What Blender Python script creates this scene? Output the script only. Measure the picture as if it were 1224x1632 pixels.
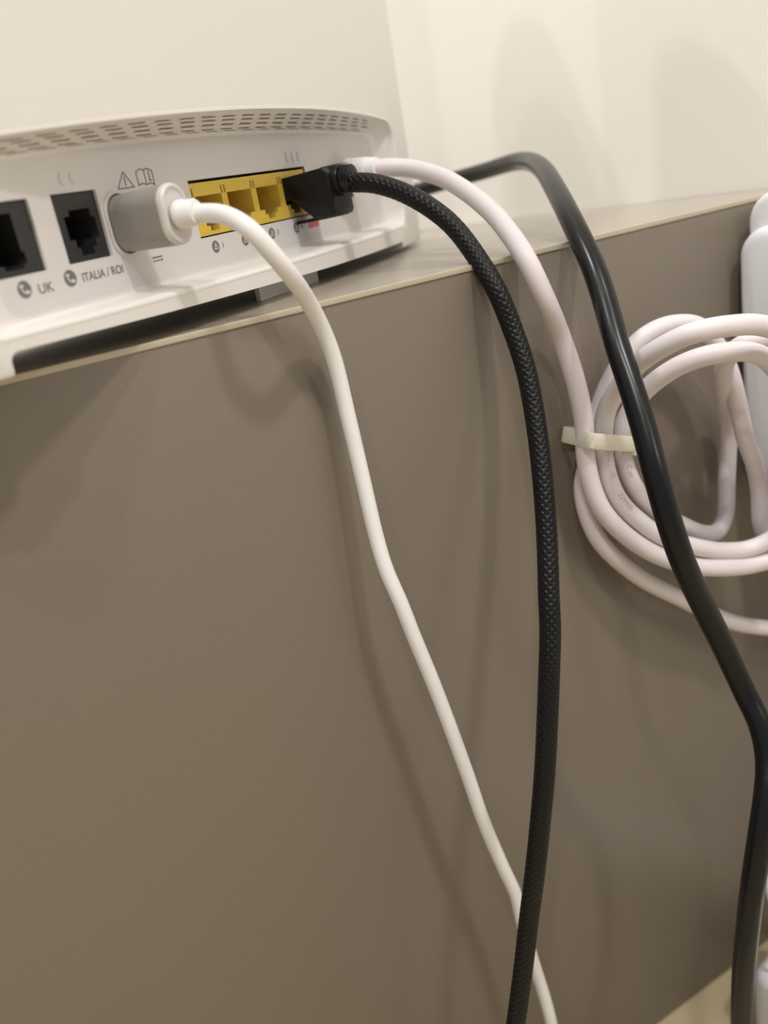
import bpy, bmesh, math, random
from mathutils import Vector, Matrix

for o in list(bpy.data.objects):
    bpy.data.objects.remove(o)
MM = 0.001
SC = bpy.context.scene
COL = SC.collection
PI = math.pi

# ---------------------------------------------------------------- camera
cam_data = bpy.data.cameras.new('camera')
cam = bpy.data.objects.new('camera', cam_data)
COL.objects.link(cam)
SC.camera = cam
cam_data.sensor_fit = 'VERTICAL'
cam_data.sensor_height = 36.0
cam_data.lens = 1363.0 / 1632.0 * 36.0
cam_data.clip_start = 0.005
cam_data.clip_end = 20
CR = Vector((0.859837, -0.481528, -0.169739)); CU = Vector((0.313622, 0.235783, 0.919809)); CB = Vector((-0.402892, -0.844119, 0.353753))
m = Matrix((CR, CU, CB)).transposed().to_4x4()
m.translation = Vector((-85.541, -196.898, 24.000)) * MM
cam.matrix_world = m
cam_data.dof.use_dof = True
cam_data.dof.focus_distance = 0.222
cam_data.dof.aperture_fstop = 9.5

# ---------------------------------------------------------------- exposure, world
SC.view_settings.view_transform = 'Standard'
SC.view_settings.look = 'None'
SC.view_settings.gamma = 1
SC.view_settings.exposure = 0.0
SC.view_settings.use_curve_mapping = False
world = bpy.data.worlds.new('world'); SC.world = world
world.use_nodes = True
world.node_tree.nodes['Background'].inputs[0].default_value = (1.0, 0.985, 0.965, 1)
world.node_tree.nodes['Background'].inputs[1].default_value = 0.43

# ---------------------------------------------------------------- ceiling lamps and added fill (off frame)
def lamp(name, target, direction, dist, power, radius, color=(1, 0.98, 0.95), spot=None):
    d = Vector(direction).normalized()
    ld = bpy.data.lights.new(name, 'AREA')
    ld.shape = 'DISK'; ld.size = radius * 2; ld.energy = power; ld.color = color
    lo = bpy.data.objects.new(name, ld); COL.objects.link(lo)
    lo.location = Vector(target) * MM - d * dist
    lo.rotation_euler = d.to_track_quat('-Z', 'Y').to_euler()
    return lo
lamp('ceiling_spot_or_fill', (60, 0, -60), (1, 0.95, -2.6), 1.9, 4.5, 0.03)
lamp('ceiling_spot_or_fill', (60, 0, -60), (0.50, 0.82, -1.5), 1.9, 6.5, 0.03)
lamp('ceiling_spot_or_fill', (60, 0, -60), (-0.15, 0.75, -1.35), 1.6, 8.0, 0.05)
lamp('ceiling_spot_or_fill', (190, 0, -150), (-0.10, 0.75, -0.62), 0.75, 0.5, 0.06)  # fill lamp added to brighten the right of the cabinet front
lamp('ceiling_spot_or_fill', (90, 120, 150), (1, -0.068, -2.209), 2.0, 9.0, 0.022)
lamp('ceiling_spot_or_fill', (90, 120, 150), (1, -0.141, -2.650), 2.0, 7.0, 0.022)
lamp('ceiling_spot_or_fill', (90, 120, 150), (1, -0.672, -1.162), 1.25, 1.7, 0.012)
lamp('ceiling_spot_or_fill', (90, 120, 150), (1, -0.891, -2.168), 1.25, 5.0, 0.012)

# ---------------------------------------------------------------- materials
def mat(name, color, rough=0.5, spec=0.5, bump=None, var=None, sss=0, coat=0, metallic=0, trans=0):
    M = bpy.data.materials.new(name); M.use_nodes = True
    nt = M.node_tree; b = nt.nodes['Principled BSDF']
    b.inputs['Base Color'].default_value = (*color, 1)
    b.inputs['Roughness'].default_value = rough
    b.inputs['Specular IOR Level'].default_value = spec
    b.inputs['Metallic'].default_value = metallic
    if sss:
        b.inputs['Subsurface Weight'].default_value = sss
        b.inputs['Subsurface Radius'].default_value = (0.003, 0.002, 0.0015)
        b.inputs['Subsurface Scale'].default_value = 1.0
    if coat: b.inputs['Coat Weight'].default_value = coat
    if trans: b.inputs['Transmission Weight'].default_value = trans
    if bump or var:
        tc = nt.nodes.new('ShaderNodeTexCoord')
    if bump:
        sc, st, dist = bump
        nz = nt.nodes.new('ShaderNodeTexNoise'); nz.inputs['Scale'].default_value = sc; nz.inputs['Detail'].default_value = 4
        bp = nt.nodes.new('ShaderNodeBump'); bp.inputs['Strength'].default_value = st; bp.inputs['Distance'].default_value = dist
        nt.links.new(tc.outputs['Object'], nz.inputs['Vector'])
        nt.links.new(nz.outputs['Fac'], bp.inputs['Height'])
        nt.links.new(bp.outputs['Normal'], b.inputs['Normal'])
    if var:
        sc, c2 = var
        nz = nt.nodes.new('ShaderNodeTexNoise'); nz.inputs['Scale'].default_value = sc; nz.inputs['Detail'].default_value = 5
        rp = nt.nodes.new('ShaderNodeValToRGB')
        rp.color_ramp.elements[0].position = 0.35; rp.color_ramp.elements[1].position = 0.65
        rp.color_ramp.elements[0].color = (*color, 1); rp.color_ramp.elements[1].color = (*c2, 1)
        nt.links.new(tc.outputs['Object'], nz.inputs['Vector'])
        nt.links.new(nz.outputs['Fac'], rp.inputs[0]); nt.links.new(rp.outputs[0], b.inputs['Base Color'])
    return M
MW = mat('white_paint', (0.84, 0.81, 0.75), 0.75, 0.2, bump=(220, 0.12, 0.0005))
MFACE = mat('taupe_laminate', (0.186, 0.152, 0.116), 0.40, 0.5, bump=(1400, 0.10, 0.0002), var=(900, (0.196, 0.161, 0.123)))
MTOP = mat('beige_laminate_top', (0.37, 0.325, 0.265), 0.22, 0.6, bump=(900, 0.05, 0.0002))
MEDGE = mat('cream_edge_band', (0.50, 0.44, 0.335), 0.4, 0.4, bump=(700, 0.2, 0.0002))
MFLOOR = mat('tan_floor', (0.42, 0.345, 0.21), 0.6, 0.3, var=(12, (0.45, 0.365, 0.225)))
MSHELL = mat('white_router_plastic', (0.76, 0.725, 0.69), 0.42, 0.4, sss=0.08)
MGLOSS = mat('glossy_white_plastic', (0.76, 0.725, 0.69), 0.25, 0.5)
MPANEL = mat('panel_plastic', (0.66, 0.63, 0.615), 0.5, 0.35)
MDARKV = mat('vent_shadow', (0.24, 0.20, 0.17), 0.7)
MINK = mat('grey_ink', (0.16, 0.155, 0.155), 0.6)
MINK2 = mat('faint_embossing', (0.47, 0.42, 0.40), 0.6)
MJACK = mat('black_jack_plastic', (0.022, 0.022, 0.023), 0.45)
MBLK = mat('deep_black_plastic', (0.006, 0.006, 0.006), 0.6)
MYEL = mat('yellow_port_plastic', (0.68, 0.47, 0.07), 0.45, 0.4)
MYEL2 = mat('shaded_yellow_port_inside', (0.34, 0.17, 0.015), 0.5, 0.4)  # darker copy of the port yellow, cavity shade put into its colour
MGOLD = mat('gold_contact', (0.6, 0.45, 0.2), 0.3, metallic=1)
MPLUG = mat('shaded_white_plug_plastic', (0.30, 0.275, 0.25), 0.35, 0.4, sss=0.1)  # white plastic darkened, shade on the plug's sides put into the colour
MPLUG2 = mat('lit_plug_end', (0.66, 0.63, 0.60), 0.3, 0.5, sss=0.2)  # same plug, light on its end face put into the colour
MDC = mat('white_cable_jacket', (0.84, 0.82, 0.81), 0.35, 0.4, sss=0.1)
METH = mat('pinkish_white_cable_jacket', (0.73, 0.665, 0.68), 0.42, 0.4, sss=0.12)
MBRAID = mat('black_braided_sleeve', (0.005, 0.005, 0.0055), 0.36, 0.25)
MBCAB = mat('black_rubber_jacket', (0.004, 0.0045, 0.0055), 0.27, 0.32)
MBPL = mat('black_plug_plastic', (0.005, 0.005, 0.0055), 0.35, 0.3)
MTIE = mat('cream_nylon_tie', (0.70, 0.66, 0.55), 0.3, 0.5, sss=0.3)
MADP = mat('cool_white_adapter_plastic', (0.76, 0.76, 0.78), 0.35, 0.45)
MRED = mat('pink_red_ink', (0.65, 0.16, 0.17), 0.6)

# ---------------------------------------------------------------- helpers
def tag(o, label=None, cat=None, group=None, kind=None):
    if label: o['label'] = label
    if cat: o['category'] = cat
    if group: o['group'] = group
    if kind: o['kind'] = kind
    return o
def obj(name, bm, material, parent=None, smooth=True, angle=35):
    me = bpy.data.meshes.new(name)
    bmesh.ops.recalc_face_normals(bm, faces=bm.faces[:])
    bm.to_mesh(me); bm.free()
    if smooth:
        me.shade_smooth()
        me.set_sharp_from_angle(angle=math.radians(angle))
    o = bpy.data.objects.new(name, me); COL.objects.link(o)
    for mt in (material if isinstance(material, (list, tuple)) else [material]):
        me.materials.append(mt)
    if parent: o.parent = parent
    return o
def empty(name, loc=(0, 0, 0), rz=0):
    o = bpy.data.objects.new(name, None); COL.objects.link(o)
    o.location = Vector(loc) * MM; o.rotation_euler = (0, 0, rz); o.empty_display_size = 0.01
    return o
def box_bm(x0, x1, y0, y1, z0, z1, bev=0, seg=2):
    bm = bmesh.new()
    bmesh.ops.create_cube(bm, size=1)
    for v in bm.verts:
        v.co = Vector(((x0 + x1) / 2 + v.co.x * (x1 - x0), (y0 + y1) / 2 + v.co.y * (y1 - y0), (z0 + z1) / 2 + v.co.z * (z1 - z0))) * MM
    if bev:
        bmesh.ops.bevel(bm, geom=bm.edges[:], offset=bev * MM, segments=seg, affect='EDGES', profile=0.5)
    return bm
def prism_bm(poly, axis, a, b, bev=0, seg=2):
    """poly: 2D points; axis 'x' -> points are (y,z), 'y' -> (x,z), 'z' -> (x,y)"""
    bm = bmesh.new()
    def P(u, v, w):
        return Vector({'x': (w, u, v), 'y': (u, w, v), 'z': (u, v, w)}[axis]) * MM
    A = [bm.verts.new(P(u, v, a)) for u, v in poly]
    B = [bm.verts.new(P(u, v, b)) for u, v in poly]
    n = len(poly)
    bm.faces.new(A); bm.faces.new(B[::-1])
    for i in range(n):
        bm.faces.new((A[i], B[i], B[(i + 1) % n], A[(i + 1) % n]))
    bmesh.ops.recalc_face_normals(bm, faces=bm.faces[:])
    if bev:
        bmesh.ops.bevel(bm, geom=bm.edges[:], offset=bev * MM, segments=seg, affect='EDGES', profile=0.5)
    return bm
def cyl_y(bm, cx, cz, prof, n=32, sx=1.0):
    """lathe round the local y axis; prof = [(y, r)]"""
    rings = []
    for y, r in prof:
        rings.append([bm.verts.new(Vector((cx + sx * r * math.cos(2 * PI * i / n), y, cz + r * math.sin(2 * PI * i / n))) * MM) for i in range(n)])
    for a, b in zip(rings, rings[1:]):
        for i in range(n):
            bm.faces.new((a[i], a[(i + 1) % n], b[(i + 1) % n], b[i]))
    bm.faces.new(rings[0]); bm.faces.new(rings[-1][::-1])
def rrect(cx, cy, hw, hh, r, n=6):
    pts = []
    for k, (sx, sy) in enumerate(((1, 1), (-1, 1), (-1, -1), (1, -1))):
        for i in range(n + 1):
            a = k * PI / 2 + i / n * PI / 2
            pts.append((cx + sx * (hw - r) + r * math.cos(a), cy + sy * (hh - r) + r * math.sin(a)))
    return pts
def catmull(pts, step=1.0):
    P = [Vector(p) for p in pts]
    P = [P[0] * 2 - P[1]] + P + [P[-1] * 2 - P[-2]]
    out = []
    for i in range(1, len(P) - 2):
        p0, p1, p2, p3 = P[i - 1], P[i], P[i + 1], P[i + 2]
        t0 = 0; t1 = t0 + max((p1 - p0).length, 1e-3) ** 0.5; t2 = t1 + max((p2 - p1).length, 1e-3) ** 0.5; t3 = t2 + max((p3 - p2).length, 1e-3) ** 0.5
        n = max(2, int((p2 - p1).length / 0.5))
        for k in range(n):
            t = t1 + (t2 - t1) * k / n
            A1 = p0 * ((t1 - t) / (t1 - t0)) + p1 * ((t - t0) / (t1 - t0))
            A2 = p1 * ((t2 - t) / (t2 - t1)) + p2 * ((t - t1) / (t2 - t1))
            A3 = p2 * ((t3 - t) / (t3 - t2)) + p3 * ((t - t2) / (t3 - t2))
            B1 = A1 * ((t2 - t) / (t2 - t0)) + A2 * ((t - t0) / (t2 - t0))
            B2 = A2 * ((t3 - t) / (t3 - t1)) + A3 * ((t - t1) / (t3 - t1))
            out.append(B1 * ((t2 - t) / (t2 - t1)) + B2 * ((t - t1) / (t2 - t1)))
    out.append(P[-2])
    # smooth a little, keep the ends
    for _ in range(SMOOTH):
        out = [out[0]] + [(out[i - 1] + out[i] * 2 + out[i + 1]) / 4 for i in range(1, len(out) - 1)] + [out[-1]]
    # resample evenly
    res = [out[0]]; acc = 0
    for a, b in zip(out, out[1:]):
        L = (b - a).length
        while acc + L >= step:
            f = (step - acc) / L
            a = a.lerp(b, f); res.append(a.copy()); L = (b - a).length; acc = 0
            if L < 1e-9: break
        acc += L
    res.append(out[-1])
    return res
SMOOTH = 40
def frames(path):
    T = []
    n = len(path)
    for i in range(n):
        T.append((path[min(i + 1, n - 1)] - path[max(i - 1, 0)]).normalized())
    N = [T[0].orthogonal().normalized()]
    for i in range(1, n):
        v = N[-1] - T[i] * N[-1].dot(T[i])
        N.append(v.normalized())
    return T, N, [T[i].cross(N[i]) for i in range(n)]
def tube_bm(path, r, n=28, disp=None):
    bm = bmesh.new()
    T, N, B = frames(path)
    rings = []
    s = 0
    for i, p in enumerate(path):
        if i: s += (p - path[i - 1]).length
        ring = []
        for k in range(n):
            a = 2 * PI * k / n
            rr = (r(s) if callable(r) else r) + (disp(s, a) if disp else 0)
            ring.append(bm.verts.new((p + (N[i] * math.cos(a) + B[i] * math.sin(a)) * rr) * MM))
        rings.append(ring)
    for a, b in zip(rings, rings[1:]):
        for k in range(n):
            bm.faces.new((a[k], a[(k + 1) % n], b[(k + 1) % n], b[k]))
    bm.faces.new(rings[0]); bm.faces.new(rings[-1][::-1])
    return bm
def plate_with_holes(outer, holes, thick, name):
    """filled 2D curve with holes, extruded; returned as mesh in the local (x, z) plane: front face at y=0"""
    cu = bpy.data.curves.new(name, 'CURVE'); cu.dimensions = '2D'; cu.fill_mode = 'BOTH'
    for loop in [outer] + holes:
        sp = cu.splines.new('POLY'); sp.points.add(len(loop) - 1)
        for p, q in zip(sp.points, loop): p.co = (q[0] * MM, q[1] * MM, 0, 1)
        sp.use_cyclic_u = True
    cu.extrude = thick * MM / 2
    tmp = bpy.data.objects.new('tmp', cu); COL.objects.link(tmp)
    dg = bpy.context.evaluated_depsgraph_get()
    me = bpy.data.meshes.new_from_object(tmp.evaluated_get(dg))
    bm = bmesh.new(); bm.from_mesh(me)
    bpy.data.objects.remove(tmp); bpy.data.curves.remove(cu); bpy.data.meshes.remove(me)
    for v in bm.verts:
        v.co = Vector((v.co.x, -v.co.z + thick * MM / 2, v.co.y))
    return bm
def shift(bm, dx, dy, dz):
    bmesh.ops.translate(bm, verts=bm.verts[:], vec=Vector((dx, dy, dz)) * MM)
    return bm
def text_bm(s, size, x, y, z, thick=0.05, narrow=1.0, align='CENTER', bold=0):
    """text standing in the local (x, z) plane, read from -y"""
    cu = bpy.data.curves.new('t', 'FONT'); cu.body = s; cu.size = size * MM
    cu.align_x = align; cu.align_y = 'CENTER'; cu.extrude = thick * MM / 2
    cu.offset = bold * MM
    tmp = bpy.data.objects.new('tmp', cu); COL.objects.link(tmp)
    dg = bpy.context.evaluated_depsgraph_get()
    me = bpy.data.meshes.new_from_object(tmp.evaluated_get(dg))
    bm = bmesh.new(); bm.from_mesh(me)
    bpy.data.objects.remove(tmp); bpy.data.curves.remove(cu); bpy.data.meshes.remove(me)
    for v in bm.verts:
        v.co = Vector((v.co.x * narrow + x * MM, -v.co.z + y * MM, v.co.y + z * MM))
    return bm
def stroke(bm, pts, w, y, closed=False, t=0.05):
    """line of width w through the 2D points, standing in the (x, z) plane"""
    n = len(pts)
    rng = range(n if closed else n - 1)
    for i in rng:
        a = Vector(pts[i]); b = Vector(pts[(i + 1) % n]); d = (b - a)
        if d.length == 0: continue
        d.normalize(); nn = Vector((-d.y, d.x)) * w / 2; e = d * w / 2
        q = [a - e - nn, b + e - nn, b + e + nn, a - e + nn]
        A = [bm.verts.new(Vector((p.x, y - t * (1 + i * 0.01), p.y)) * MM) for p in q]
        bm.faces.new(A)

# ================================================================ the room
# wall to the right: runs from (183,0) towards (150,150), goes on behind the cabinet and towards the camera
WD = Vector((-33, 150, 0)).normalized(); WN = Vector((WD.y, -WD.x, 0))
def on_wall(t, off=0):
    p = Vector((183, 0, 0)) + WD * t + WN * off
    return p
def wall_x(y, off=0):
    return 183 - 0.22 * y + off
a0 = on_wall(-1200); a1 = on_wall(720)
bm = prism_bm([(a0.x, a0.y), (a1.x, a1.y), (a1.x + 60, a1.y + 10), (a0.x + 60, a0.y + 10)], 'z', -320, 2200)
tag(obj('wall_right', bm, MW, smooth=False), kind='structure')
bm = prism_bm([(-1500, a1.y), (a1.x + 60, a1.y), (a1.x + 60, a1.y + 60), (-1500, a1.y + 60)], 'z', -320, 2200)
tag(obj('wall_back', bm, MW, smooth=False), kind='structure')
bm = box_bm(-1500, 500, -1400, a1.y + 60, -340, -320)
tag(obj('floor', bm, MFLOOR, smooth=False), kind='structure')

# ================================================================ cabinet
cab = empty('low_cabinet', (-200, 0, -320))
tag(cab, 'long low taupe cabinet with a cream edged top, carrying the white router', 'cabinet')
def local(bm, root):
    l = root.location
    bmesh.ops.translate(bm, verts=bm.verts[:], vec=-l)
    return bm
yb = 695
g = 0.4
bm = prism_bm([(-900, 0), (wall_x(0) - g, 0), (wall_x(18) - g, 18), (-900, 18)], 'z', -320, -1.2, 0.2, 2)
obj('front_panel', local(bm, cab), MFACE, cab, angle=50)
bm = prism_bm([(-900, 0.25), (wall_x(0.25) - g, 0.25), (wall_x(yb) - g, yb), (-900, yb)], 'z', -18, -0.0)
for v in bm.verts:
    if v.co.z > -0.001: v.co.z = 0
obj('top_panel', local(bm, cab), MTOP, cab, smooth=False)
bm = box_bm(-900, 182.6, -0.35, 0.25, -1.5, 0.02, 0.22, 3)
obj('edge_band', local(bm, cab), MEDGE, cab, angle=60)
bm = box_bm(-900, -882, 18, yb, -320, -18); obj('side_panel', local(bm, cab), MFACE, cab, smooth=False)
bm = prism_bm([(wall_x(18) - 18, 18), (wall_x(18) - g, 18), (wall_x(yb) - g, yb), (wall_x(yb) - 18, yb)], 'z', -320, -18)
obj('side_panel', local(bm, cab), MFACE, cab, smooth=False)

# ================================================================ router
RA = 0.599690
R0 = Vector((math.cos(RA) * 25 - math.sin(RA) * 50, math.sin(RA) * 25 + math.cos(RA) * 50, 0))
router = empty('wifi_router', (R0.x, R0.y, 0.0), RA)
tag(router, 'tall white internet router with ports on its back, standing on the taupe cabinet', 'router')
def RL(bm):            # router design coordinates -> coordinates of the router's Empty
    return shift(bm, -25, -50, 0)
H = 215
PY = 30.0              # plane of the port panel
def yback(x): return 16.5 + 0.0012 * (x - 25) ** 2
def outline():
    pts = []
    n = 48
    x1, x0 = 130.0, -80.0
    for i in range(n + 1):
        x = x0 + (x1 - x0) * i / n
        pts.append((x, yback(x)))
    ye = yback(x1)
    # right end: an ellipse quarter to the middle and on to the front
    sl = 2 * 0.0012 * 105
    ex = 15.0; ey = 50 - ye
    a0_ = math.atan(sl * ex / ey)
    for i in range(1, 24):
        a = -PI / 2 + PI * i / 24
        pts.append((x1 + ex * math.cos(a), 50 + ey * math.sin(a)))
    for i in range(n + 1):
        x = x1 - (x1 - x0) * i / n
        pts.append((x, 100 - yback(x)))
    for i in range(1, 24):
        a = PI / 2 + PI * i / 24
        pts.append((x0 + ex * math.cos(a), 50 + ey * math.sin(a)))
    return pts
OUT = outline()
def scale_out(k, dz=0):
    cx, cy = 25, 50
    r = []
    n = len(OUT)
    for i, (x, y) in enumerate(OUT):
        ax, ay = OUT[i - 1]; bx, by = OUT[(i + 1) % n]
        tx, ty = bx - ax, by - ay; L = math.hypot(tx, ty) or 1
        nx, ny = ty / L, -tx / L
        r.append((x - nx * k, y - ny * k))
    return r
bm = bmesh.new()
rings = []
levels = [(1.4, 1.2), (1.8, 0.3), (2.5, 0.0), (60, 0.0), (120, 0.0), (H - 6, 0.0), (H - 3, 0.8), (H - 1, 2.2), (H, 4.5)]
for z, k in levels:
    rings.append([bm.verts.new(Vector((x, y, z)) * MM) for x, y in scale_out(k)])
n = len(OUT)
for a, b in zip(rings, rings[1:]):
    for i in range(n):
        bm.faces.new((a[i], a[(i + 1) % n], b[(i + 1) % n], b[i]))
bm.faces.new(rings[0]); bm.faces.new(rings[-1][::-1])
shell = obj('shell', RL(bm), MSHELL, router, angle=30)

# opening of the port recess, traced in the shell's back surface
LX0, LX1 = -74.0, 114.0
LZB = 8.9
def ztop(x): return 46.6 - 0.0004 * (x - 20) ** 2
def loop2d(inset_x, inset_t, inset_b, r, m=64):
    """rounded opening as (x, z) points, straight sides sampled"""
    x0 = LX0 + inset_x; x1 = LX1 - inset_x; zb = LZB + inset_b
    pts = []
    for i in range(m + 1):                     # bottom, left to right
        x = x0 + r + (x1 - x0 - 2 * r) * i / m; pts.append((x, zb))
    for i in range(1, 9):
        a = -PI / 2 + PI / 2 * i / 9; pts.append((x1 - r + r * math.cos(a), zb + r + r * math.sin(a)))
    zt = ztop(x1) - inset_t
    for i in range(9): pts.append((x1, zb + r + (zt - 2 * r - zb) * i / 8))
    for i in range(1, 9):
        a = PI / 2 * i / 9; pts.append((x1 - r + r * math.cos(a), zt - r + r * math.sin(a)))
    for i in range(m + 1):
        x = x1 - r - (x1 - x0 - 2 * r) * i / m
        e = (x - (x1 - r)) if x > 20 else ((x0 + r) - x)
        pts.append((x, ztop(x) - inset_t - (0.0)))
    zt = ztop(x0) - inset_t
    for i in range(1, 9):
        a = PI / 2 + PI / 2 * i / 9; pts.append((x0 + r + r * math.cos(a), zt - r + r * math.sin(a)))
    for i in range(9): pts.append((x0, zt - r - (zt - 2 * r - zb) * i / 8))
    for i in range(1, 9):
        a = PI + PI / 2 * i / 9; pts.append((x0 + r + r * math.cos(a), zb + r + r * math.sin(a)))
    return pts
# cutter for the opening and for the gap under the base, then applied
def cut(target, cbm):
    me = bpy.data.meshes.new('c'); bmesh.ops.recalc_face_normals(cbm, faces=cbm.faces[:]); cbm.to_mesh(me); cbm.free()
    c = bpy.data.objects.new('c', me); COL.objects.link(c); c.parent = target.parent
    md = target.modifiers.new('b', 'BOOLEAN'); md.object = c; md.operation = 'DIFFERENCE'; md.solver = 'EXACT'
    bpy.context.view_layer.update()
    dg = bpy.context.evaluated_depsgraph_get()
    new = bpy.data.meshes.new_from_object(target.evaluated_get(dg))
    old = target.data; target.modifiers.clear(); target.data = new; new.name = target.name
    bpy.data.objects.remove(c); bpy.data.meshes.remove(me)
    new.shade_smooth(); new.set_sharp_from_angle(angle=math.radians(28))
cut(shell, RL(prism_bm(loop2d(0, 0, 0, 6.0), 'y', -20, PY + 14)))
# gap under the skirt: between two corner feet, with rounded upper corners
gp = [(105, -2), (104.4, 3.8), (40, 4.3), (9, 4.8), (-28, 5.4)] + [(-66.3 + 2.2 * math.cos(a), 4.0 + 2.2 * math.sin(a)) for a in [PI / 2 + PI / 2 * i / 6 for i in range(7)]] + [(-68.5, 1.8), (-68.1, -2)]
cut(shell, RL(prism_bm(gp, 'y', -20, 75)))

# recess frame: rounded lip on the shell's surface, slanting in to the panel
bm = bmesh.new()
specs = [(-0.9, -0.9, -0.9, 6.8, 'S', -0.02), (-0.5, -0.5, -0.5, 6.5, 'S', 0.08), (0.0, 0.0, 0.0, 6.0, 'S', 0.05), (0.35, 0.15, 0.4, 6.0, 'S', -0.3), (0.9, 0.35, 0.8, 6.0, 'S', -1.3),
         (3.0, 1.3, 1.0, 5.0, 'M', 0.4), (5.5, 2.6, 1.6, 4.5, 'M', 0.85), (7.2, 3.2, 1.9, 4.0, 'P', 0.0), (10.5, 4.0, 2.6, 3.5, 'P', 0.0)]
rings = []
for ix, it, ib, r, mode, val in specs:
    ring = []
    for x, z in loop2d(ix, it, ib, r):
        s = yback(x)
        if mode == 'S': y = s - val
        elif mode == 'M': y = (s + 1.3) + (PY - s - 1.3) * val
        else: y = PY - 0.02
        ring.append(bm.verts.new(Vector((x, y, z)) * MM))
    rings.append(ring)
n = len(rings[0])
for a, b in zip(rings, rings[1:]):
    for i in range(n):
        bm.faces.new((a[i], a[(i + 1) % n], b[(i + 1) % n], b[i]))
frame = obj('recess_frame', RL(bm), MGLOSS, router, angle=50)

# vent slots: rows of thin slots in the slanting strip above the panel
# the frame's real top strip, used to lay the slots just in front of it
def strip_surface(x, t):
    s = yback(x); a = [(0.35, s + 1.3), (1.3, s + 1.3 + (PY - s - 1.3) * 0.4), (2.6, s + 1.3 + (PY - s - 1.3) * 0.85), (3.2, PY)]
    u = t * 3; i = min(2, int(u)); f = u - i
    dz = a[i][0] + (a[i + 1][0] - a[i][0]) * f; y = a[i][1] + (a[i + 1][1] - a[i][1]) * f
    return Vector((x, y - 0.10, ztop(x) - dz - 0.10))
bm = bmesh.new()
for row in range(5):
    t = 0.16 + row * 0.17
    x = -72 + ((row * 0.36) % 1.0) * 8.0
    while x < 96:
        for sgm in range(3):
            xa = x + 5.0 * sgm / 3; xb = x + 5.0 * (sgm + 1) / 3
            vs = [bm.verts.new(strip_surface(a_, b_) * MM) for a_, b_ in ((xa, t - 0.021), (xb, t - 0.021), (xb, t + 0.021), (xa, t + 0.021))]
            bm.faces.new(vs)
        x += 8.0
tag(obj('vent_slots', RL(bm), MDARKV, router, smooth=False), 'rows of thin dark vent slots')

# panel with openings
def rectl(x0, x1, z0, z1): return [(x0, z0), (x1, z0), (x1, z1), (x0, z1)]
def stadium(cx, cz, hw, hh, n=10):
    return rrect(cx, cz, hw, hh, hw - 0.01, n)
OPEN = {'uk': (-63.6, -50.3, 19.3, 33.3), 'it': (-44.2, -31.05, 19.4, 33.45), 'lan': (0.9, 57.3, 18.9, 32.8), 'wan': (74, 85, 21.5, 31.0)}
holes = [rectl(*OPEN[k]) for k in OPEN] + [stadium(-25.4, 25.5, 4.9, 7.2)]
holes = [h[::-1] for h in holes]
po = rectl(-66, 106, 9.5, 44.3)
po = rrect(20, 0, 1, 1, .5)
po = loop2d(8.5, 3.6, 2.2, 4.0)
pm = plate_with_holes(po, holes, 1.0, 'panel')
obj('port_panel', RL(shift(pm, 0, PY, 0)), MPANEL, router, smooth=False)

def jack(name, key, cavity, m_face, m_in, label=None, contacts=True, flip=False):
    x0, x1, z0, z1 = OPEN[key]
    e = 0.12
    f = plate_with_holes(rectl(x0 + e, x1 - e, z0 + e, z1 - e), [cavity[::-1]], 9.0, 'j')
    j = obj(name, RL(shift(f, 0, PY + 0.7, 0)), m_face, router, smooth=False)
    bm = box_bm(x0 + e, x1 - e, PY + 9.7, PY + 10.7, z0 + e, z1 - e)
    obj('cavity_back', RL(bm), m_in, j, smooth=False)
    if label: j['label'] = label
    return j
x0, x1, z0, z1 = OPEN['it']
c = (x0 + x1) / 2
cav = [(c - 1.5, z0 + 1.2), (c + 2.3, z0 + 1.2), (c + 2.3, z0 + 2.8), (c + 3.4, z0 + 2.8), (c + 3.4, z0 + 4.4), (c + 4.9, z0 + 4.4), (c + 4.9, z0 + 8.8), (c + 3.9, z0 + 8.8), (c + 3.9, z0 + 10.6),
       (c - 2.2, z0 + 10.6), (c - 2.2, z0 + 9.4), (c - 3.9, z0 + 9.4), (c - 3.9, z0 + 4.6), (c - 2.4, z0 + 4.6), (c - 2.4, z0 + 2.9), (c - 1.5, z0 + 2.9)]
jack('phone_jack', 'it', cav, MJACK, MBLK, 'black phone jack above the ITALIA / ROI marking')
x0, x1, z0, z1 = OPEN['uk']
c = (x0 + x1) / 2 - 0.6
cav = [(c - 2.6, z0 + 1.2), (c + 2.2, z0 + 1.2), (c + 2.2, z0 + 2.0), (c + 3.3, z0 + 2.0), (c + 3.3, z0 + 4.4), (c + 2.6, z0 + 4.4), (c + 2.6, z0 + 11.8), (c - 4.2, z0 + 11.8), (c - 4.2, z0 + 2.2), (c - 2.6, z0 + 2.2)]
uk = jack('phone_jack', 'uk', cav, MJACK, MBLK, 'black phone jack above the UK marking')
for k in range(5):
    bm = box_bm(c - 3.4, c - 2.2, PY + 3.0, PY + 9.6, z0 + 5.0 + k * 1.1, z0 + 5.25 + k * 1.1)
    obj('contact_pin', RL(bm), MGOLD, uk, smooth=False)
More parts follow.
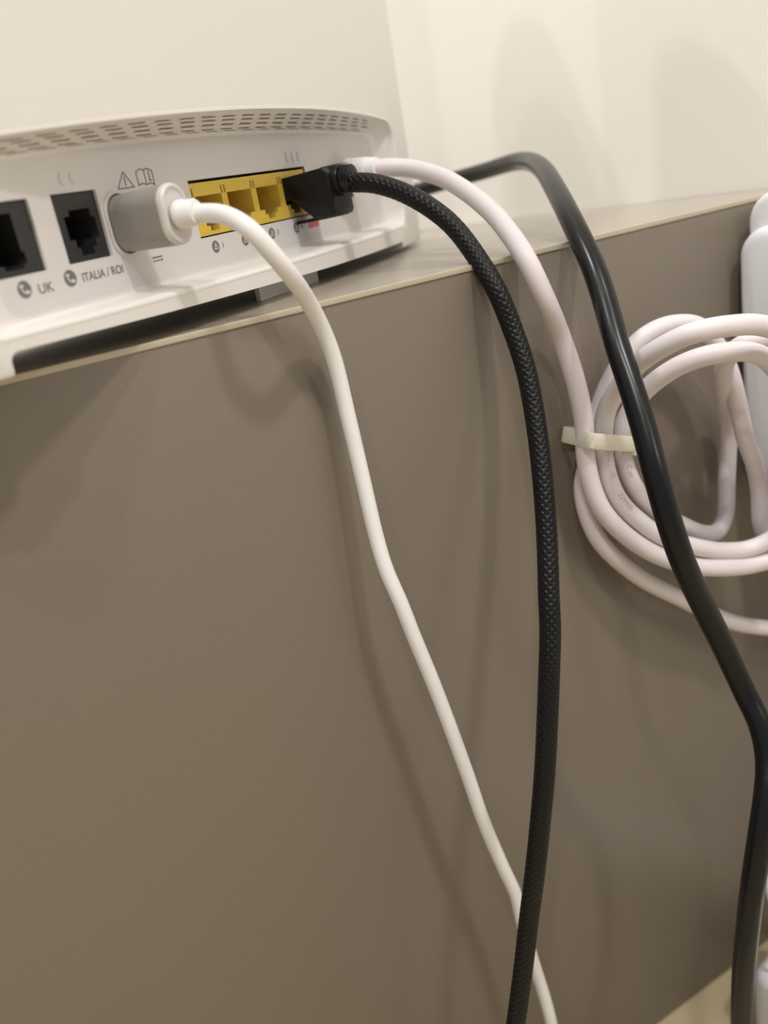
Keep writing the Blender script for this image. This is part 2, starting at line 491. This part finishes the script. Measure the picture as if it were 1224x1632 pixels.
# yellow block of four network ports
x0, x1, z0, z1 = OPEN['lan']
cavs = []
pc = []
for k in range(4):
    c = x0 + 7.6 + k * 13.75
    pc.append(c)
    cavs.append([(c - 1.9, z0 + 1.3), (c + 1.9, z0 + 1.3), (c + 1.9, z0 + 2.6), (c + 3.3, z0 + 2.6), (c + 3.3, z0 + 3.9), (c + 5.6, z0 + 3.9), (c + 5.6, z0 + 10.0), (c - 5.6, z0 + 10.0), (c - 5.6, z0 + 3.9), (c - 3.3, z0 + 3.9), (c - 3.3, z0 + 2.6), (c - 1.9, z0 + 2.6)][::-1])
e = 0.35
f = plate_with_holes(rectl(x0 + e, x1 - e, z0 + e, z1 - 0.7), cavs, 10.5, 'lan')
lan = obj('network_port_block', RL(shift(f, 0, PY + 0.5, 0)), MYEL, router, smooth=False)
lan['label'] = 'yellow block of four network ports'
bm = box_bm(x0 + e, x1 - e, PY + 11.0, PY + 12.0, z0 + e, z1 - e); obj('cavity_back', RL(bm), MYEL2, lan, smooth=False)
for k in range(4):
    bm = bmesh.new()
    for s in (-6.35, -6.9 + 13.0):
        bmesh.ops.create_cube(bm, size=1, matrix=Matrix.Translation(Vector((pc[k] + s, PY + 0.5, z1 - 2.9)) * MM) @ Matrix.Diagonal((0.55 * MM, 0.2 * MM, 2.0 * MM, 1)))
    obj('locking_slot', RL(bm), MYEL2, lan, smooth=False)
# surround: the gap round the yellow block is dark
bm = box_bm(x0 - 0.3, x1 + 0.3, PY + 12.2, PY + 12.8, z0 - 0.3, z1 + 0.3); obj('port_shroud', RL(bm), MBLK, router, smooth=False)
# grey port behind the white network plug
x0w, x1w, z0w, z1w = OPEN['wan']
f = plate_with_holes(rectl(x0w + .3, x1w - .3, z0w + .3, z1w - .3), [rectl(x0w + 1.4, x1w - 1.4, z0w + 1.6, z1w - 1.4)[::-1]], 9, 'wan')
obj('network_port', RL(shift(f, 0, PY + 0.4, 0)), MJACK, router, smooth=False)
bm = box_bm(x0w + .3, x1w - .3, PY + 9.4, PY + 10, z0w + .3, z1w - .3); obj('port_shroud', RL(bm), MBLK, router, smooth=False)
# socket of the power plug
f = plate_with_holes(stadium(-25.4, 25.5, 5.1, 7.4), [stadium(-25.4, 25.5, 4.32, 6.52)[::-1]], 2.2, 'ring')
ring = obj('power_socket', RL(shift(f, 0, PY - 0.45, 0)), MPANEL, router, smooth=False)
bm = prism_bm(stadium(-25.4, 25.5, 4.8, 7.0), 'y', PY + 1.9, PY + 2.5); obj('socket_floor', RL(bm), MPANEL, ring, smooth=False)

# printed markings
IY = PY - 0.06
def marking(bm, label=None, m_=MINK):
    o = obj('printed_marking', RL(bm), m_, router, smooth=False)
    if label: o['label'] = label
def disc(bm, cx, cz, r, y, n=28):
    bm.faces.new([bm.verts.new(Vector((cx + r * math.cos(2 * PI * i / n), y, cz + r * math.sin(2 * PI * i / n))) * MM) for i in range(n)])
for (cx, cz, txt, tx, tw) in ((-57.7, 16.65, 'UK', -52.0, 1.0), (-45.2, 16.75, 'ITALIA / ROI', -35.4, 1.0)):
    bm = bmesh.new(); disc(bm, cx, cz, 1.72, IY); marking(bm, 'grey round phone symbol')
    bm = bmesh.new()
    pts = [(cx - 0.75, cz + 0.72), (cx - 0.72, cz + 0.1), (cx - 0.4, cz - 0.45), (cx + 0.12, cz - 0.8), (cx + 0.72, cz - 0.82)]
    stroke(bm, pts, 0.30, IY - 0.03)
    stroke(bm, [(cx - 0.86, cz + 0.75), (cx - 0.42, cz + 0.68)], 0.5, IY - 0.04)
    stroke(bm, [(cx + 0.42, cz - 0.5), (cx + 0.85, cz - 0.68)], 0.5, IY - 0.04)
    marking(bm, 'white handset in the phone symbol', MPANEL)
marking(text_bm('UK', 2.75, -52.35, IY, 15.95, bold=0.02, narrow=1.08), 'grey letters UK')
marking(text_bm('ITALIA / ROI', 2.55, -35.5, IY, 16.2, bold=0.02, narrow=0.93), 'grey letters ITALIA / ROI')
bm = bmesh.new()
stroke(bm, [(-24.0, 32.9), (-18.6, 32.95), (-21.15, 36.35)], 0.24, IY, closed=True)
stroke(bm, [(-21.2, 35.2), (-21.2, 34.2)], 0.34, IY); stroke(bm, [(-21.2, 33.75), (-21.2, 33.6)], 0.36, IY)
marking(bm, 'grey warning triangle')
bm = bmesh.new()
stroke(bm, [(-16.9, 33.1), (-16.9, 36.0), (-15.6, 36.6), (-14.2, 36.3), (-12.9, 36.6), (-11.4, 36.0), (-11.4, 32.9), (-12.6, 33.4), (-14.2, 33.1), (-15.6, 33.5)], 0.24, IY, closed=True)
stroke(bm, [(-14.2, 33.1), (-14.2, 36.3)], 0.22, IY)
stroke(bm, [(-12.7, 35.4), (-12.7, 34.3)], 0.3, IY); stroke(bm, [(-12.7, 35.9), (-12.7, 35.8)], 0.34, IY); stroke(bm, [(-13.2, 34.0), (-12.1, 34.0)], 0.2, IY)
marking(bm, 'grey open manual symbol')
bm = bmesh.new()
stroke(bm, [(-18.7, 17.0), (-15.3, 17.0)], 0.3, IY)
for k in range(3): stroke(bm, [(-18.5 + k * 1.25, 16.2), (-17.9 + k * 1.25, 16.2)], 0.3, IY)
marking(bm, 'grey direct current symbol')
bm = bmesh.new()
for cx in (-39.6, -36.6):
    stroke(bm, [(cx + 1.0 * math.cos(a), 36.1 + 1.15 * math.sin(a)) for a in [math.radians(100 + 16 * i) for i in range(11)]], 0.22, IY)
marking(bm, 'faint moulded curved marks', MINK2)
bm = bmesh.new()
for k in range(3):
    cx = 48.0 + k * 3.2
    stroke(bm, [(cx + 0.6, 36.9), (cx, 36.6), (cx, 34.8), (cx + 0.6, 34.5)], 0.25, IY); stroke(bm, [(cx, 35.7), (cx + 0.5, 35.7)], 0.25, IY)
marking(bm, 'faint moulded bracket marks', MINK2)
for k in range(4):
    cx = 6.1 + k * 13.4; cz = 16.2
    bm = bmesh.new()
    disc(bm, cx, cz, 1.55, IY)
    marking(bm, 'grey round network symbol')
    bm = bmesh.new()
    stroke(bm, [(cx, cz + 0.85), (cx - 0.8, cz - 0.55), (cx + 0.8, cz - 0.55)], 0.22, IY - 0.03, closed=True)
    stroke(bm, [(cx, cz + 0.8), (cx, cz - 0.1)], 0.2, IY - 0.03)
    marking(bm, 'pale lines in the network symbol', MPANEL)
    marking(text_bm(str(k + 1), 2.1, cx + 3.2, IY, cz - 0.1, narrow=0.9), 'grey numeral %d' % (k + 1))
bm = bmesh.new(); stroke(bm, [(54.4, 16.2), (58.8, 16.2)], 1.9, IY); marking(bm, 'small red printed bar', MRED)
# pad under the middle of the base, rubber feet hidden below the skirt
bm = box_bm(14.6, 46, 25.5, 27.2, 0, 5.4, 0.3); obj('base_pad', RL(bm), MSHELL, router, angle=40)

# ================================================================ power plug and its white cable
def world_cable(name, path, r, material, n=28, disp=None, parent=None):
    bm = tube_bm(path, r, n, disp)
    o = obj(name, bm, material, parent, angle=80)
    return o
def rot_world(bm):      # router design coordinates straight to the world
    bmesh.ops.rotate(bm, verts=bm.verts[:], cent=(0, 0, 0), matrix=Matrix.Rotation(RA, 3, 'Z'))
    return bm
dc = empty('power_cable', (-25.5, -6.8, 0))
tag(dc, 'thin white power cable with an oval plug, leftmost, hanging down the cabinet front', 'cable')
bm = bmesh.new()
secs = [(31.6, 0.35), (15.6, 0.0), (15.5, 0.2)]
rings = []
for y, k in secs:
    rings.append([bm.verts.new(Vector((x, y, z)) * MM) for x, z in rrect(-25.4, 25.5, 4.3 - k, 6.5 - k, 4.2 - k, 10)])
n = len(rings[0])
for a, b in zip(rings, rings[1:]):
    for i in range(n): bm.faces.new((a[i], a[(i + 1) % n], b[(i + 1) % n], b[i]))
bm.faces.new(rings[0]); bm.faces.new(rings[-1][::-1])
obj('plug', local(rot_world(bm), dc), MPLUG, dc, angle=40)['label'] = 'oval translucent white plug, shade painted into its sides'
bm = bmesh.new()
rings = []
for y, k in [(15.5, 0.1), (14.6, 0.02), (14.0, 0.15), (13.7, 0.5), (13.75, 1.0), (14.1, 1.4)]:
    rings.append([bm.verts.new(Vector((x, y, z)) * MM) for x, z in rrect(-25.4, 25.5, 4.3 - k, 6.5 - k, 4.2 - k, 10)])
for a, b in zip(rings, rings[1:]):
    for i in range(n): bm.faces.new((a[i], a[(i + 1) % n], b[(i + 1) % n], b[i]))
bm.faces.new(rings[0]); bm.faces.new(rings[-1][::-1])
obj('plug_end', local(rot_world(bm), dc), MPLUG2, dc, angle=40)['label'] = 'end face of the oval plug, painted lighter as lit'
DCP = [
    (-27.41, -4.2, 25.4), (-25.65, -6.77, 24.7), (-22.73, -10.7, 24.38), (-21.14, -14.45, 22.88), (-19.34, -19.27, 20.07), (-15.86, -19.73, 14.45),
    (-11.95, -17.97, 8.97), (-5.78, -10.5, 1.61), (-2.21, -7, -5.2), (-0.27, -6, -12.61), (0.13, -7, -28.2), (-0.06, -9, -44.13),
    (-0.69, -12, -60.23), (-0.61, -14, -68.44), (0.73, -16, -77.25), (2.05, -17, -86.64), (4.72, -18, -101.43), (7.24, -19, -117.48),
    (9.66, -20, -134.71), (12.55, -20, -154.01), (16.97, -20, -175.22), (19.63, -20, -186.75), (20.45, -20, -200.09), (22.79, -20, -220.01),
    (24.99, -20, -237.11), (26.16, -20, -251.12), (28.14, -20, -277.78), (24, -34, -300), (30, -55, -318), (60, -110, -318.2),
]
bm = bmesh.new(); cyl_y(bm, -25.6, 25.2, [(13.7, 2.5), (13.3, 3.0), (12.0, 3.1), (11.6, 2.85), (8.9, 2.75), (8.5, 2.45)])
obj('strain_relief', local(rot_world(bm), dc), MDC, dc, angle=50)
o = world_cable('cord', catmull(DCP, 0.8), 2.0, MDC, parent=None)
o.data.transform(Matrix.Translation(-dc.location)); o.parent = dc

# ================================================================ black braided network cable
br = empty('braided_network_cable', (33, 38, 0))
tag(br, 'black braided network cable plugged into the yellow port, hanging in the middle', 'cable')
BRP = [
    (33.94, 38.95, 27.3), (34.47, 38.17, 25.71), (36.87, 33.08, 25.26), (41.24, 27, 22.75), (45.08, 18, 17.83), (48.36, 9, 10.67),
    (49.5, 1, 2.01), (49.44, -7, -7.64), (49.96, -11, -17.36), (48.93, -16, -26.62), (45.82, -22, -38.79), (40.77, -29, -52.81),
    (35.49, -35, -66.57), (29.46, -41, -79.65), (27.47, -43, -85.41), (23.19, -46, -96.25), (19.41, -48, -108), (16.14, -49, -120.57),
    (12.88, -49, -134.36), (9.98, -48, -149.46), (7.12, -46, -166.41), (3.66, -45, -182.77), (-1.01, -44, -202.29), (-5.36, -42, -223.84),
    (-12, -48, -270), (-14, -62, -305), (0, -100, -317), (30, -180, -317),
]
path = catmull(BRP, 0.17)
cutn = 0
def weave(s, a):
    w = 2 * PI / 2.0
    nst = 10
    h1 = math.sin(w * s + nst * a); h2 = math.sin(w * s - nst * a)
    return 0.12 * max(h1, h2)
o = world_cable('sleeve', path, 2.6, MBRAID, n=72, disp=weave)
o.data.transform(Matrix.Translation(-br.location)); o.parent = br
# plug body in the fourth port, side profile in (y, z)
px = 50.0
prof = [(38, 23.2), (38, 30.0), (29.5, 30.3), (17.0, 31.0), (15.2, 29.5), (14.6, 19.0), (15.2, 17.6), (22.0, 17.9), (24.8, 20.4), (28.8, 24.0)]
bm = prism_bm(prof, 'x', px - 5.8, px + 5.8, 0.35)
obj('plug', local(rot_world(bm), br), MBPL, br, angle=35)
lev = [(31.5, 16.9), (31.4, 17.6), (20.0, 18.4), (15.0, 18.6), (15.0, 17.4), (20.0, 17.2)]
bm = prism_bm(lev, 'x', px - 3.0, px + 3.0, 0.15)
obj('latch', local(rot_world(bm), br), MBPL, br, angle=35)
bm = bmesh.new(); cyl_y(bm, px + 0.3, 27.0, [(20.0, 4.4), (14.4, 4.4), (13.6, 4.1), (13.5, 3.4), (12.9, 3.3), (12.8, 3.9), (10.4, 3.7), (10.2, 3.0)])
obj('boot', local(rot_world(bm), br), MBPL, br, angle=40)

# ================================================================ white network cable with the tied coil
et = empty('coiled_network_cable', (50, 65, 0))
tag(et, 'pinkish white network cable running down beside the braided one into a coil', 'cable')
ETP = [
    (50.07, 64.96, 29.61), (53.88, 59.4, 28.91), (58.77, 56, 28.25), (63.77, 53, 27.06), (68.51, 43, 23.03), (68.26, 30, 17.99),
    (65.71, 15, 11.78), (62.35, 4, 7.05), (59.8, -7, -0.87), (62.3, -10, -11.76), (68.78, -7, -23.65), (71.01, -8, -33.99),
    (72.19, -9, -44.35), (72.67, -9, -52.64), (72.12, -9, -57.5), (72.06, -10, -67.33), (73.88, -12, -76.94), (81.96, -14, -88.76),
    (91.6, -17, -97.81), (103.25, -20, -104.51), (112.13, -22, -107.67), (124.24, -24, -110.48), (134, -31, -107), (140, -38, -93),
    (140, -46, -70), (133, -50, -46), (107.42, -44, -28), (94.95, -43, -24.89), (85.62, -40, -24.54), (83.13, -36, -26),
    (79.59, -26, -31.97), (80.1, -16, -40.95), (80.42, -10, -48.36), (79.48, -9, -54.61), (78.96, -9, -59.55), (78.91, -10, -67.91),
    (80.71, -12, -76.37), (86.23, -14, -84.38), (93.11, -16, -91.54), (104.7, -19, -98.53), (114.65, -20, -103.2), (125.6, -23, -105.19),
    (133, -30, -99), (137, -37, -85), (136, -40, -68), (117.36, -36, -40.24), (111.54, -36, -36.5), (106.73, -34, -35.15),
    (99.76, -30, -35.01), (95.2, -24, -37.44), (91.71, -15, -44.13), (89.57, -10, -50.89), (86.23, -9, -56.57), (86, -9, -61.66),
    (86.43, -10, -68.46), (89.34, -11, -76.78), (96.1, -11.5, -85.03), (108.09, -11, -94.53), (118.58, -9.5, -101.36), (127.05, -8, -103.85),
    (131.74, -7, -99.69), (133.95, -6, -89.15), (134.97, -6, -78.66), (134.76, -7, -69.2), (130.42, -10, -60.1), (123.82, -15, -50.59),
    (117.11, -22, -40.84), (117.33, -29, -35.37), (123.77, -31, -36.02), (133, -30, -62), (138, -28, -82), (136, -25, -105),
    (137.22, -19, -106.92), (135.81, -18, -101.65), (136.65, -17, -92.02), (134.78, -17, -81.5), (130.37, -17, -70.54), (128.26, -16, -57.68),
    (126.18, -15, -47.22), (122.98, -14, -39.66), (116.21, -13, -31.46), (108.59, -12, -29.03), (100.98, -11, -29.03), (93.99, -9, -32.16),
    (87.44, -6, -40.23), (83.18, -4, -49), (80.23, -4, -55.65), (78.72, -4, -60.39), (74.35, -4, -70.4), (73.33, -5, -76.02),
    (75.29, -7, -87.75), (88.45, -8, -105.26), (107.63, -9, -121.97), (129.77, -10, -139.53), (147.3, -11, -149.08), (166.18, -14, -156.39),
    (176, -30, -158), (174, -50, -175), (160, -55, -240), (158, -60, -300), (150, -90, -317), (140, -160, -317.3),
]
SMOOTH = 26
epath = catmull(ETP, 1.0)
SMOOTH = 40
o = world_cable('cord', epath, 2.8, METH, n=28)
o.data.transform(Matrix.Translation(-et.location)); o.parent = et
def cable_text(txt, at, size, phi0, parent):
    cu = bpy.data.curves.new('t', 'FONT'); cu.body = txt; cu.size = size; cu.align_x = 'LEFT'; cu.align_y = 'CENTER'
    tmp = bpy.data.objects.new('tmp', cu); COL.objects.link(tmp)
    me = bpy.data.meshes.new_from_object(tmp.evaluated_get(bpy.context.evaluated_depsgraph_get()))
    tb = bmesh.new(); tb.from_mesh(me)
    bpy.data.objects.remove(tmp); bpy.data.curves.remove(cu); bpy.data.meshes.remove(me)
    at = Vector(at)
    i0 = min(range(len(epath)), key=lambda i: (epath[i] - at).length)
    view = Vector((-0.45, -0.85, 0.25))
    for v in tb.verts:
        f = i0 + v.co.x; i = min(int(f), len(epath) - 3); f -= i
        p = epath[i].lerp(epath[i + 1], f); t = (epath[i + 2] - epath[i - 1]).normalized()
        nn = (view - t * view.dot(t)).normalized(); b = t.cross(nn)
        if b.x < 0: b = -b
        ph = phi0 + v.co.y / 2.8
        v.co = ((p + (nn * math.cos(ph) + b * math.sin(ph)) * 2.86) * MM) - parent.location
    o = obj('printed_lettering', tb, MPRINT, parent, smooth=False)
    return o
MPRINT = mat('faint_grey_print', (0.42, 0.38, 0.39), 0.6)
cable_text('ING    VR        229900', (78.76, -9.00, -59.10), 2.3, 0.35, et)
cable_text('IL     Clas', (86.04, -9.00, -61.27), 2.3, 0.1, et)
bm = box_bm(72.5, 83.5, 24.5, 38, 24, 32.2, 0.5); obj('plug', local(rot_world(bm), et), MPLUG, et, angle=35)
bm = bmesh.new()
prof = [(26, 4.6)]
y = 25.0
for k in range(4):
    prof += [(y, 4.4 - k * 0.15), (y - 0.9, 4.4 - k * 0.15), (y - 1.0, 3.3), (y - 1.5, 3.3)]
    y -= 1.6
prof += [(y, 3.7), (y - 2.5, 3.3), (y - 2.6, 2.8)]
cyl_y(bm, 78, 28.7, prof)
obj('boot', local(rot_world(bm), et), MDC, et, angle=40)

# ================================================================ cable tie
TIE = Vector((79.40, -7.20, -57.10))
tie = empty('cable_tie', TIE + Vector((-0.1, -0.5, 0)))
tag(tie, 'cream nylon cable tie cinched around the white cable coil', 'cable tie')
lp = rrect(0, 0, 8.9, 6.0, 2.0, 8)
tie.rotation_euler = (0, 0.34, 0)
bm = bmesh.new()
hw = 2.3
def ring_at(off, z): 
    return [bm.verts.new(Vector((x * (1 + off / 9.6), y * (1 + off / 5.6), z)) * MM) for x, y in lp]
R4 = [ring_at(0, -hw), ring_at(0.9, -hw), ring_at(1.1, -hw + 0.3), ring_at(1.1, hw - 0.3), ring_at(0.9, hw), ring_at(0, hw)]
n = len(lp)
for q in range(6):
    a, b = R4[q], R4[(q + 1) % 6]
    for i in range(n): bm.faces.new((a[i], a[(i + 1) % n], b[(i + 1) % n], b[i]))
obj('strap', bm, MTIE, tie, angle=40)
bm = box_bm(7.4, 11.8, -7.6, -2.0, -3.3, 2.6, 0.5); obj('locking_head', bm, MTIE, tie, angle=40)

# ================================================================ thick black cable
pw = empty('mains_cable', (80, 222, 0))
tag(pw, 'thick smooth black cable, rightmost, arching from behind the router and down over the coil', 'cable')
PWP = [
    (80, 222, 8), (105, 215, 13), (119.27, 205.39, 15.8), (123.15, 185.97, 16.26), (124.74, 168.96, 17.08), (126.63, 150.85, 18.42),
    (131.19, 136.28, 19.93), (135.44, 114.72, 21.38), (132.38, 89.56, 22.88), (127.19, 74.09, 22.45), (112.52, 47.82, 19.39), (96.23, 22.15, 13.08),
    (82.25, -1.24, 3.54), (76.93, -13.58, -6.53), (73.87, -20.32, -14.78), (69.5, -28.35, -24.79), (66.46, -35.72, -34.54), (63.8, -42.1, -44.31),
    (61.45, -47.44, -54.07), (61.35, -50.69, -64.76), (63.8, -52.33, -77.19), (70.85, -51.52, -92.67), (77.97, -52.97, -110.63), (81.16, -56.99, -125.09),
    (80.49, -61.14, -130.1), (79.2, -64.29, -136.27), (77.27, -66.36, -140.57), (73.61, -68.8, -144.9), (68.3, -70.87, -155.88), (64.72, -71.29, -169.46),
    (64.43, -69.27, -187.58), (65.83, -66.07, -209.45), (68.48, -62.47, -237.41), (69.71, -60.72, -265.74), (72, -62, -295), (78, -75, -314),
    (110, -130, -316.9), (120, -200, -316.9),
]
o = world_cable('cord', catmull(PWP, 1.0), 3.25, MBCAB, n=36)
o.data.transform(Matrix.Translation(-pw.location)); o.parent = pw

# ================================================================ white adapter on the wall
WA = math.atan2(WD.y, WD.x) - PI / 2       # local +y runs along the wall, -x points out of the wall
AO = on_wall(8)
ad = empty('power_adapter', (AO.x, AO.y, -60), WA)
tag(ad, 'cool white power adapter plugged into the wall at the right edge', 'power adapter')
def rbox(x0, x1, y0, y1, z0, z1, r, soft):
    bm = bmesh.new()
    prof = [(x1, 0.0), (x0 + soft, 0.0), (x0 + soft * 0.55, soft * 0.12), (x0 + soft * 0.2, soft * 0.45), (x0, soft)]
    rings = []
    for x, k in prof:
        rings.append([bm.verts.new(Vector((x, u, v)) * MM) for u, v in rrect((y0 + y1) / 2, (z0 + z1) / 2, (y1 - y0) / 2 - k, (z1 - z0) / 2 - k, max(r - k, 0.5), 8)])
    n = len(rings[0])
    for a, b in zip(rings, rings[1:]):
        for i in range(n): bm.faces.new((a[i], a[(i + 1) % n], b[(i + 1) % n], b[i]))
    bm.faces.new(rings[0]); bm.faces.new(rings[-1][::-1])
    return bm
obj('body', rbox(-38, -3, -60, -3, -36, 52, 9, 3.0), MADP, ad, angle=40)
obj('wall_cap', rbox(-34, 0, -56, -4.5, 20, 62, 9, 2.0), MADP, ad, angle=40)


o = world_cable('cord', catmull([(171, -30, -88), (171, -28, -110), (170, -22, -160), (158.0, -8.0, -240.2), (155.4, -6.0, -258.1), (150.7, -8.0, -271.7), (146.0, -14.0, -278.4), (162, -30, -284)], 1.0), 2.2, MADP)
o.data.transform(ad.matrix_basis.inverted() if False else (Matrix.Translation(ad.location) @ Matrix.Rotation(WA, 4, 'Z')).inverted()); o.parent = ad

# ================================================================ power strip on the floor
ps = empty('power_strip', (163, -62, -320), WA)
tag(ps, 'white power strip lying on the floor in the bottom right corner', 'power strip')
bm = box_bm(-38, 4, -60, 46, 0, 36, 6, 5); obj('body', bm, MADP, ps, angle=40)
bm = box_bm(-34, 0, -56, 42, 36, 37.5, 0.5, 2); obj('socket_face', bm, MADP, ps, angle=40)
bpy.context.view_layer.update()
